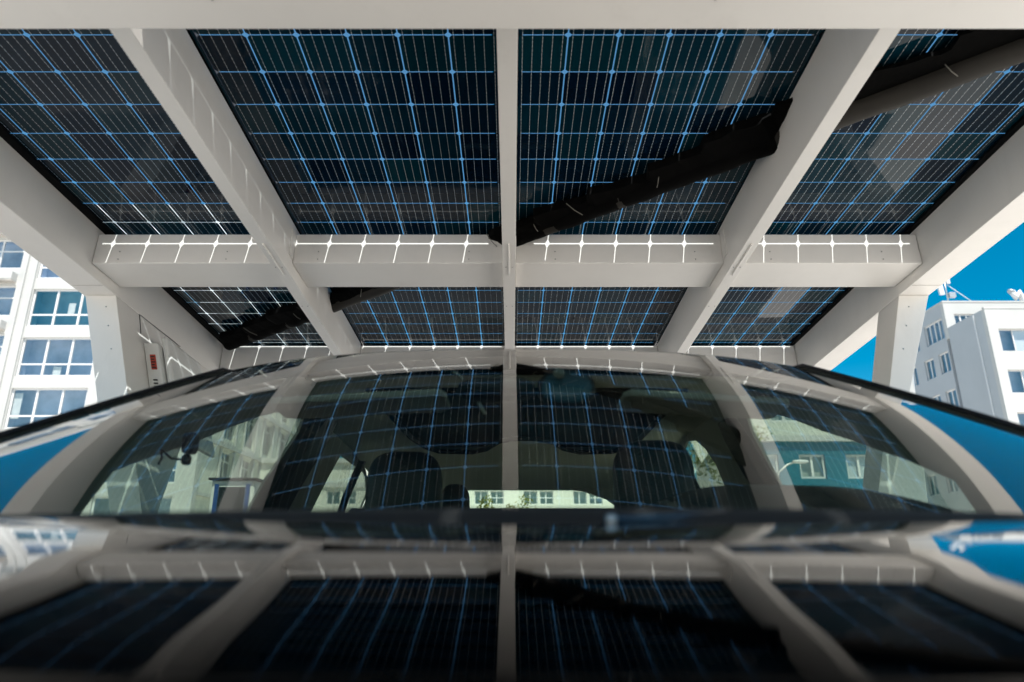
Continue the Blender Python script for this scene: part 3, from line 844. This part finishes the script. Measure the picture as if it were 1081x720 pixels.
def window(parent, axis, pos, lo, hi, z0, z1, mull=(), trans=(), fw=.07, fmat=None, sgn=1, back=None, inset=.12, extra=None, glassmat=None):
    bm = nb()
    def bx(a, b, c, d, t0, t1):
        if axis == 'y': box(bm, a, b, pos + t0, pos + t1, c, d)
        else: box(bm, min(pos + sgn * t0, pos + sgn * t1), max(pos + sgn * t0, pos + sgn * t1), a, b, c, d)
    t0, t1 = inset, inset + .06
    bx(lo, lo + fw, z0, z1, t0, t1); bx(hi - fw, hi, z0, z1, t0, t1)
    bx(lo + fw, hi - fw, z0, z0 + fw, t0, t1); bx(lo + fw, hi - fw, z1 - fw, z1, t0, t1)
    for m in mull: bx(m - fw * .6, m + fw * .6, z0 + fw, z1 - fw, t0 - .01, t1 + .01)
    for tz in trans: bx(lo + fw, hi - fw, tz - fw * .45, tz + fw * .45, t0, t1 - .005)
    w = obj('window', bm, fmat or MT['frame'], parent)
    bm = nb(); bx2 = (lo + fw * .5, hi - fw * .5, z0 + fw * .5, z1 - fw * .5)
    def bxx(a, b, c, d, t0, t1):
        if axis == 'y': box(bm, a, b, pos + t0, pos + t1, c, d)
        else: box(bm, min(pos + sgn * t0, pos + sgn * t1), max(pos + sgn * t0, pos + sgn * t1), a, b, c, d)
    # single sheet of glass
    q = inset + .03
    if axis == 'y': vs = [(bx2[0], pos + q, bx2[2]), (bx2[1], pos + q, bx2[2]), (bx2[1], pos + q, bx2[3]), (bx2[0], pos + q, bx2[3])]
    else: vs = [(pos + sgn * q, bx2[0], bx2[2]), (pos + sgn * q, bx2[1], bx2[2]), (pos + sgn * q, bx2[1], bx2[3]), (pos + sgn * q, bx2[0], bx2[3])]
    vv = [bm.verts.new(v) for v in vs]; f = bm.faces.new(vv); f.normal_update()
    want = Vector((0, -1, 0)) if axis == 'y' else Vector((-sgn, 0, 0))
    if f.normal.dot(want) < 0: f.normal_flip()

    me = None
    org = worldloc(w); bmesh.ops.translate(bm, verts=bm.verts[:], vec=-org)
    me = bpy.data.meshes.new('pane'); bm.to_mesh(me); bm.free(); me.materials.append(glassmat or MT['bglass'])
    o = bpy.data.objects.new('pane', me); COL.objects.link(o); o.parent = w
    bm = nb(); bxx(lo - .1, hi + .1, z0 - .1, z1 + .1, .9, .95); bxx(lo - .1, lo - .05, z0 - .1, z1 + .1, .36, .899); bxx(hi + .05, hi + .1, z0 - .1, z1 + .1, .36, .899); bxx(lo - .05, hi + .05, z0 - .1, z0 - .05, .36, .899); bxx(lo - .05, hi + .05, z1 + .05, z1 + .1, .36, .899)
    obj('room_back', bm, back or MT['room'], w)
    if extra:
        for (ea, eb, ez0, ez1, mt) in extra:
            bm = nb(); bxx(ea, eb, ez0, ez1, inset + .12, inset + .14); obj('curtain', bm, mt, w)
    return w
def roof_box(parent, x0, x1, y0, y1, z, mat, h=.4, name='roof'):
    return one(name, parent, mat, (x0, x1, y0, y1, z, z + h))

rw = random.Random(11)
# --- white apartment block on the left
Y = 38.0
apt = thing('apartment_building', 'white apartment block with wide three-light windows left of the carport', 'building', (-28, 46, GZ))
wins = []; specs = []
for fl in range(-4, 3):
    zt = 12.28 + 3.0 * fl; zb = zt - 2.32
    if zb < GZ + .3: continue
    for bx0 in (-28.2, -22.55):
        x1 = bx0 + 4.3
        wins.append((bx0, x1, zb, zt)); specs.append((bx0, x1, zb, zt, 'main', fl))
    for bx0 in (-33.6, -38.9):
        wins.append((bx0, bx0 + 4.3, zt + .22 - 1.9, zt + .22)); specs.append((bx0, bx0 + 4.3, zt + .22 - 1.9, zt + .22, 'left', fl))
facade(apt, 'y', Y, -40.5, -17.4, GZ, 19.9, wins, MT['bwhite'])
for a, b, c, d, kd, fl in specs:
    mm = (a + 1.43, a + 2.87)
    if kd == 'main':
        ex = []
        if fl == -1 and a < -25: ex = [(a + .1, a + .55, c + .6, d - .25, MT['curtain'])]
        if fl == 0 and a < -25: ex = [(a + 1.95, a + 2.4, c + .1, c + .62, MT['curtain'])]
        if fl == 1 and a < -25: ex = [(a + 2.1, a + 2.5, c + .8, c + 1.5, MT['curtain'])]
        if not ex and rw.random() < .6:
            q = rw.uniform(.1, 3); ex = [(a + q, a + q + .5, c + .6, d - .2, MT['curtain'])]
        window(apt, 'y', Y, a, b, c, d, mull=mm, trans=(c + .74,), back=MT['roomteal'] if fl in (1, 3) else MT['room'], extra=ex, fw=.10)
    else:
        window(apt, 'y', Y, a, b, c, d, mull=(a + 2.9,), trans=(d - .75,), fw=.09)
for fl in range(-3, 3):
    z = 12.28 + 3.0 * fl + .38
    one('ledge', apt, MT['ledge'], (-40.2, -29.35, Y - .45, Y - .001, z, z + .10))
    one('band', apt, MT['bwhite'], (-40.2, -29.35, Y - .47, Y - .002, z + .102, z + .55))
for x in (-28.95, -28.35, -23.3):
    one('pilaster', apt, MT['bwhite'], (x, x + .10, Y - .12, Y - .003, GZ, 19.7))
sw = []
for k in range(8):
    yc_ = 42.3 + 3.35 * k
    for fl in range(-3, 3):
        zt = 12.38 + 3.0 * fl; sw.append((yc_ - .85, yc_ + .85, zt - 2.35, zt - .05))
facade(apt, 'x', -17.4, Y + .355, 70, GZ, 19.9, sw, MT['bcream'], sgn=-1)
for a, b, c, d in sw:
    if c < 1 or c > 10.5 : pass
    window(apt, 'x', -17.4, a, b, c, d, mull=((a + b) / 2,), trans=(d - .6,), sgn=-1, fw=.1, fmat=MT['bcream'])
for a, b, c, d in sw:
    if not (2 < c < 12): continue
    bm = nb()
    box(bm, -17.398, -17.27, a - .28, a - .06, c - .3, d + .1); box(bm, -17.398, -17.27, b + .06, b + .28, c - .3, d + .1)
    box(bm, -17.398, -17.22, a - .06, b + .06, c - .42, c - .2)
    obj('window_surround', bm, MT['bwhite'], apt, bevel=.04)
for z in (3.5, 6.55, 9.55, 12.6): one('cornice', apt, MT['bwhite'], (-17.399, -17.2, Y + .36, 69.9, z - .08, z + .10))
one('corner_pier', apt, MT['bwhite'], (-18.2, -17.15, Y - .15, Y + .354, GZ, 19.9))
roof_box(apt, -40.5, -17.0, Y - .25, 70.2, 19.9, MT['bwhite'], .8, 'parapet')

# --- white building on the right, its side's shade put into the colour
rb = thing('office_building', 'white building with blank side wall toned for shade and stepped roof on the right', 'building', (45, 55, GZ))
X0 = 33.4
wins = []
for fl in range(-4, 1):
    zt = 15.5 + 2.98 * fl
    for a in (34.1, 39.2, 44.3, 49.4): wins.append((a, a + 3.6, zt - 1.62, zt))
facade(rb, 'y', 46.0, X0, 56, GZ, 17.0, wins, MT['bwhite'])
for i, (a, b, c, d) in enumerate(wins):
    window(rb, 'y', 46.0, a, b, c, d, mull=(a + 1.05, a + 2.3), fw=.06, inset=.2,
           extra=[(a + (1.1 if (i % 4 == 0) else .05), b - .08, c + .05, d - .05, MT['blind'])] )
one('side_wall', rb, MT['bshade'], (X0, X0 + .35, 46.352, 50.3, GZ, 16.999))
one('downpipe', rb, MT['frame'], (X0 - .07, X0 - .001, 47.15, 47.23, GZ, 16.9))
one('roof', rb, MT['ledge'], (X0 + .36, 56, 46.36, 50.3, 16.6, 16.9))
one('coping', rb, MT['bwhite'], (X0 - .03, 56.03, 45.97, 46.2, 17.001, 17.12))
tall = [(34.1, 35.6, 17.3, 18.15), (38, 40.5, 17.3, 18.15)]
facade(rb, 'y', 50.301, X0, 56, 16.2, 19.1, tall, MT['bwhite'])
for a, b, c, d in tall: window(rb, 'y', 50.301, a, b, c, d, mull=(a + .5, a + 1.0), fw=.1)
sw = [(50.8, 53.2, 16.35, 18.0), (54.2, 56.6, 16.35, 18.0)]
for fl in range(-4, 1):
    zt = 15.35 + 2.95 * fl
    sw += [(50.8, 52.05, zt - 1.6, zt), (52.75, 54.0, zt - 1.6, zt), (55.2, 56.4, zt - 1.6, zt)]
facade(rb, 'x', X0, 50.655, 58.4, GZ, 19.098, sw, MT['bshade'], sgn=1)
for i, (a, b, c, d) in enumerate(sw):
    mm = (a + .6, a + 1.2, a + 1.8) if i < 2 else (a + .62,)
    window(rb, 'x', X0, a, b, c, d, mull=mm, fw=.09, sgn=1, glassmat=MT['bglass'])
one('coping', rb, MT['bwhite'], (X0 - .03, 56.03, 50.27, 58.4, 19.101, 19.22))

def on_plane(px, py, Y):
    d = ray(px, py); return d * (Y / d.y)
# antennas and vent on its roof
an = thing('roof_antenna', 'white panel antenna with stay cable on the right building roof corner', 'antenna', on_plane(1001, 315, 51))
p = on_plane(1001, 318, 51); p.z = 19.22
bm = nb(); tube(bm, [p, p + Vector((0, 0, 2.2))], .05, 8); obj('mast', bm, MT['galv'], an)
bm = nb(); box(bm, p.x - .55, p.x - .18, 50.9, 51.1, 20.0, 22.0, fn=lambda x, y, z: Vector((x - (z - 20) * .08, y, z))); obj('antenna_panel', bm, MT['frame'], an, bevel=.03)
bm = nb(); box(bm, p.x + .12, p.x + .40, 50.8, 51.0, 20.9, 22.3, fn=lambda x, y, z: Vector((x - (z - 20) * .05, y, z))); obj('antenna_panel', bm, MT['frame'], an, bevel=.03)
bm = nb(); box(bm, p.x + .1, p.x + .6, 50.8, 51.1, 19.75, 20.15); obj('radio_unit', bm, MT['galv'], an, bevel=.03)
bm = nb(); tube(bm, [p + Vector((.2, 0, 1.6)), p + Vector((2.1, 0, .02))], .03, 6); obj('stay_cable', bm, MT['frame'], an)
vp = on_plane(1074, 316, 51.0)
vt = thing('vent_pipe', 'fat white bent vent pipe at the right edge of the roof', 'vent pipe', (vp.x, 51, 19.2))
bm = nb(); x = vp.x; tube(bm, [(x + .55, 51, 18.9), (x + .45, 51, 19.6), (x + .25, 51, 20.2), (x - .05, 51, 19.75), (x - .3, 51, 20.3)], .24, 12); obj('pipe', bm, MT['frame'], vt, smooth=True)
bm = nb(); tube(bm, [(x - .3, 51, 20.3), (x - .36, 51, 20.22)], .28, 12); obj('pipe_rim', bm, MT['galv'], vt, smooth=True)

# --- cream building with teal ground floor behind the car on the right
tb = thing('shop_building', 'cream building above a teal shop front behind the right car window', 'building', (17, 40, GZ))
wins = []
for a in (13.2, 16.0): wins.append((a, a + 1.5, 6.75, 7.9))
facade(tb, 'y', 35.0, 11.6, 18.5, 6.05, 8.6, wins, MT['bcream'])
for a, b, c, d in wins: window(tb, 'y', 35.0, a, b, c, d, mull=((a + b) / 2,), fw=.12)
one('cornice', tb, MT['bwhite'], (11.5, 18.6, 34.8, 35.3, 5.75, 6.048))
wins = [(12.1 + 2.35 * k, 13.4 + 2.35 * k, 3.9, 5.1) for k in range(3)]
facade(tb, 'y', 35.001, 11.6, 18.5, GZ, 5.748, wins + [(12.1 + 2.35 * k, 13.6 + 2.35 * k, GZ + .4, 2.6) for k in range(3)], MT['bteal'])
for i, (a, b, c, d) in enumerate(wins):
    window(tb, 'y', 35.001, a, b, c, d, fw=.10, mull=((a + b) / 2,), extra=[(a + .1, b - .1, c + .1, d - .1 - .4 * (i % 2), MT['blind'])] if i % 2 == 0 else None)
for k in range(3): window(tb, 'y', 35.001, 12.1 + 2.35 * k, 13.6 + 2.35 * k, GZ + .4, 2.6, fw=.1)
one('rear_wall', tb, MT['bcream'], (11.6, 18.5, 35.36, 44, GZ, 8.59))

# --- long low building behind the car
lb = thing('low_building', 'long pale low building with paired small windows behind the rear window', 'building', (2, 52, GZ))
wins = []
x = -26.0
while x < 10.4:
    for a in (x, x + 1.08): wins.append((a, a + .92, 3.62, 4.52))
    for a in (x, x + 1.08): wins.append((a, a + .92, .6, 1.6))
    x += 3.35
facade(lb, 'y', 48.0, -27, 11, GZ, 6.4, wins, MT['bcream'])
for i, (a, b, c, d) in enumerate(wins):
    window(lb, 'y', 48.0, a, b, c, d, mull=(a + .42,), trans=((c + d) / 2,) if i % 2 else (), fw=.055)
one('roof', lb, MT['bwhite'], (-27.2, 11.2, 47.8, 60, 6.401, 6.7))
one('band', lb, MT['bwhite'], (-27.1, 11.1, 47.9, 47.999, 4.75, 5.1))
one('body_wall', lb, MT['bcream'], (-27, 11, 48.36 + .4, 59.9, GZ, 6.39))

# --- tree seen in the right rear window, shrub behind the car
def foliage(bm, c, r, n, size, rr):
    for _ in range(n):
        while True:
            q = Vector((rr.uniform(-1, 1), rr.uniform(-1, 1), rr.uniform(-1, 1)))
            if .25 < q.length < 1: break
        p = Vector(c) + Vector((q.x * r[0], q.y * r[1], q.z * r[2]))
        a = Vector((rr.gauss(0, 1), rr.gauss(0, 1), rr.gauss(0, 1))).normalized(); b = a.orthogonal().normalized()
        s = size * rr.uniform(.6, 1.3)
        v = [bm.verts.new(p + a * s), bm.verts.new(p + b * s * .45), bm.verts.new(p - a * s * .8), bm.verts.new(p - b * s * .45)]
        bm.faces.new(v)
rr = random.Random(5)
sh = thing('shrub', 'small yellow-green shrub in front of the low building behind the car', 'shrub', (-.05, 13, GZ))
bm = nb()
for _ in range(14):
    x, y = rr.uniform(-.6, .5), 13 + rr.uniform(-.3, .3)
    tube(bm, [(x * .3, y, GZ), (x * .7, y, GZ + .9), (x, y,   .65 + rr.uniform(0, .35))], [.02, .014, .006], 5)
obj('stems', bm, MT['bark'], sh)
bm = nb()
for _ in range(26): foliage(bm, (rr.uniform(-.62, .5), 13 + rr.uniform(-.3, .3), rr.uniform(.2, 1.02)), (.16, .16, .14), 70, .035, rr)
obj('leaves', bm, MT['leaf'], sh)
for (tx, ty, tz, lab) in ((7.35, 24, 3.4, 'leafy green tree behind the right rear side window'),):
    tr = thing('tree', lab, 'tree', (tx, ty, GZ))
    bm = nb(); tube(bm, [(tx, ty, GZ), (tx + .1, ty, 1.5), (tx - .1, ty, 4.0)], [.16, .12, .05], 9)
    for k in range(7):
        a = k * .9; tube(bm, [(tx + .05, ty, 2.0 + k * .25), (tx - .15 + .6 * math.cos(a), ty + .6 * math.sin(a), 3.1 + k * .22)], [.05, .015], 6)
    obj('trunk', bm, MT['bark'], tr)
    bm = nb()
    for _ in range(44):
        q = Vector((rr.gauss(0, .5), rr.gauss(0, .6), rr.gauss(0, .5)))
        foliage(bm, Vector((tx - .2, ty, 3.9)) + q, (.34, .34, .3), 48, .09, rr)
    obj('crown', bm, leafmat('pale_leaves', (.20, .24, .08)), tr)

# --- street lamp behind the right window
hp = on_plane(845, 488, 24)
sl = thing('street_lamp', 'grey street lamp with curved arm in front of the teal shop front', 'street lamp', (hp.x - .9, 24, GZ))
bm = nb(); x = hp.x - .9; tube(bm, [(x, 24, GZ), (x, 24, hp.z - .8), (x + .1, 24, hp.z - .35), (x + .45, 24, hp.z - .08), (x + .7, 24, hp.z)], [.07, .05, .04, .035, .03], 8); obj('pole', bm, MT['galv'], sl, smooth=True)
bm = nb(); rbox(bm, (x + .9, 24, hp.z + .02), (.28, .1, .06), p=3); obj('lamp_head', bm, MT['frame'], sl, smooth=True)

# --- white cabinet seen through the left window
cx = on_plane(245, 520, 5.2)
ca = thing('charging_cabinet', 'white charging cabinet with blue edge strips behind the left car window', 'cabinet', (cx.x, 5.2, GZ))
zt = on_plane(245, 507, 5.2).z; hw = .16
one('body', ca, MT['boxwhite'], (cx.x - hw, cx.x + hw, 5.2, 5.5, GZ, zt), bevel=.012)
one('top_cap', ca, MT['dark'], (cx.x - hw - .02, cx.x + hw + .02, 5.18, 5.52, zt + .001, zt + .018), bevel=.004)
blue = pbr('blue_strip', (.02, .07, .24), .3)
one('edge_strip', ca, blue, (cx.x - hw + .03, cx.x - hw + .06, 5.19, 5.199, GZ + .2, zt - .03))
one('edge_strip', ca, blue, (cx.x + hw - .06, cx.x + hw - .03, 5.19, 5.199, GZ + .2, zt - .03))
one('screen', ca, MT['trim'], (cx.x - hw + .065, cx.x + hw - .065, 5.188, 5.199, -.2, zt - .05))

# ------------------------------------------------------------------ camera, light, sky
cam = bpy.data.cameras.new('camera'); co = bpy.data.objects.new('camera', cam); COL.objects.link(co)
co.location = (0, 0, 0); co.rotation_euler = (math.pi / 2 + PITCH, 0, 0)
cam.sensor_width = 36; cam.lens = F / W0 * 36; cam.clip_start = .02; cam.clip_end = 2000
cam.dof.use_dof = True; cam.dof.focus_distance = 3.6; cam.dof.aperture_fstop = 2.8
scn.camera = co
sd = M @ Vector((.14, -.515, 1.0)); sd.normalize()
sun = bpy.data.lights.new('sun', 'SUN'); sun.energy = 4.0; sun.angle = R(.5); sun.color = (1, .95, .88)
so = bpy.data.objects.new('sun', sun); COL.objects.link(so); so.location = (3, -8, 30)
so.rotation_euler = sd.to_track_quat('Z', 'Y').to_euler()
wd = bpy.data.worlds.new('World'); scn.world = wd; wd.use_nodes = True
nt = wd.node_tree; nt.nodes.clear()
sk = nt.nodes.new('ShaderNodeTexSky'); sk.sky_type = 'NISHITA'; sk.sun_disc = False
sk.sun_elevation = math.asin(sd.z); sk.sun_rotation = math.atan2(sd.x, sd.y); sk.altitude = 100; sk.air_density = 1.0; sk.dust_density = .3; sk.ozone_density = 3.0
hs = nt.nodes.new('ShaderNodeHueSaturation'); hs.inputs['Saturation'].default_value = 1.6; hs.inputs['Hue'].default_value = .478
bg = nt.nodes.new('ShaderNodeBackground'); bg.inputs['Strength'].default_value = .055
ou = nt.nodes.new('ShaderNodeOutputWorld')
nt.links.new(sk.outputs[0], hs.inputs['Color']); nt.links.new(hs.outputs[0], bg.inputs['Color']); nt.links.new(bg.outputs[0], ou.inputs['Surface'])

# lift everything so that the ground lies at z = 0
for o in scn.objects:
    if o.parent is None: o.location.z += CAMZ
vs = scn.view_settings
vs.view_transform = 'Standard'; vs.look = 'None'; vs.gamma = 1; vs.exposure = 1.30; vs.use_curve_mapping = False
scn.cycles.max_bounces = 10; scn.cycles.transparent_max_bounces = 16; scn.cycles.glossy_bounces = 5; scn.cycles.diffuse_bounces = 5
scn.cycles.sample_clamp_indirect = 6; scn.cycles.caustics_reflective = False
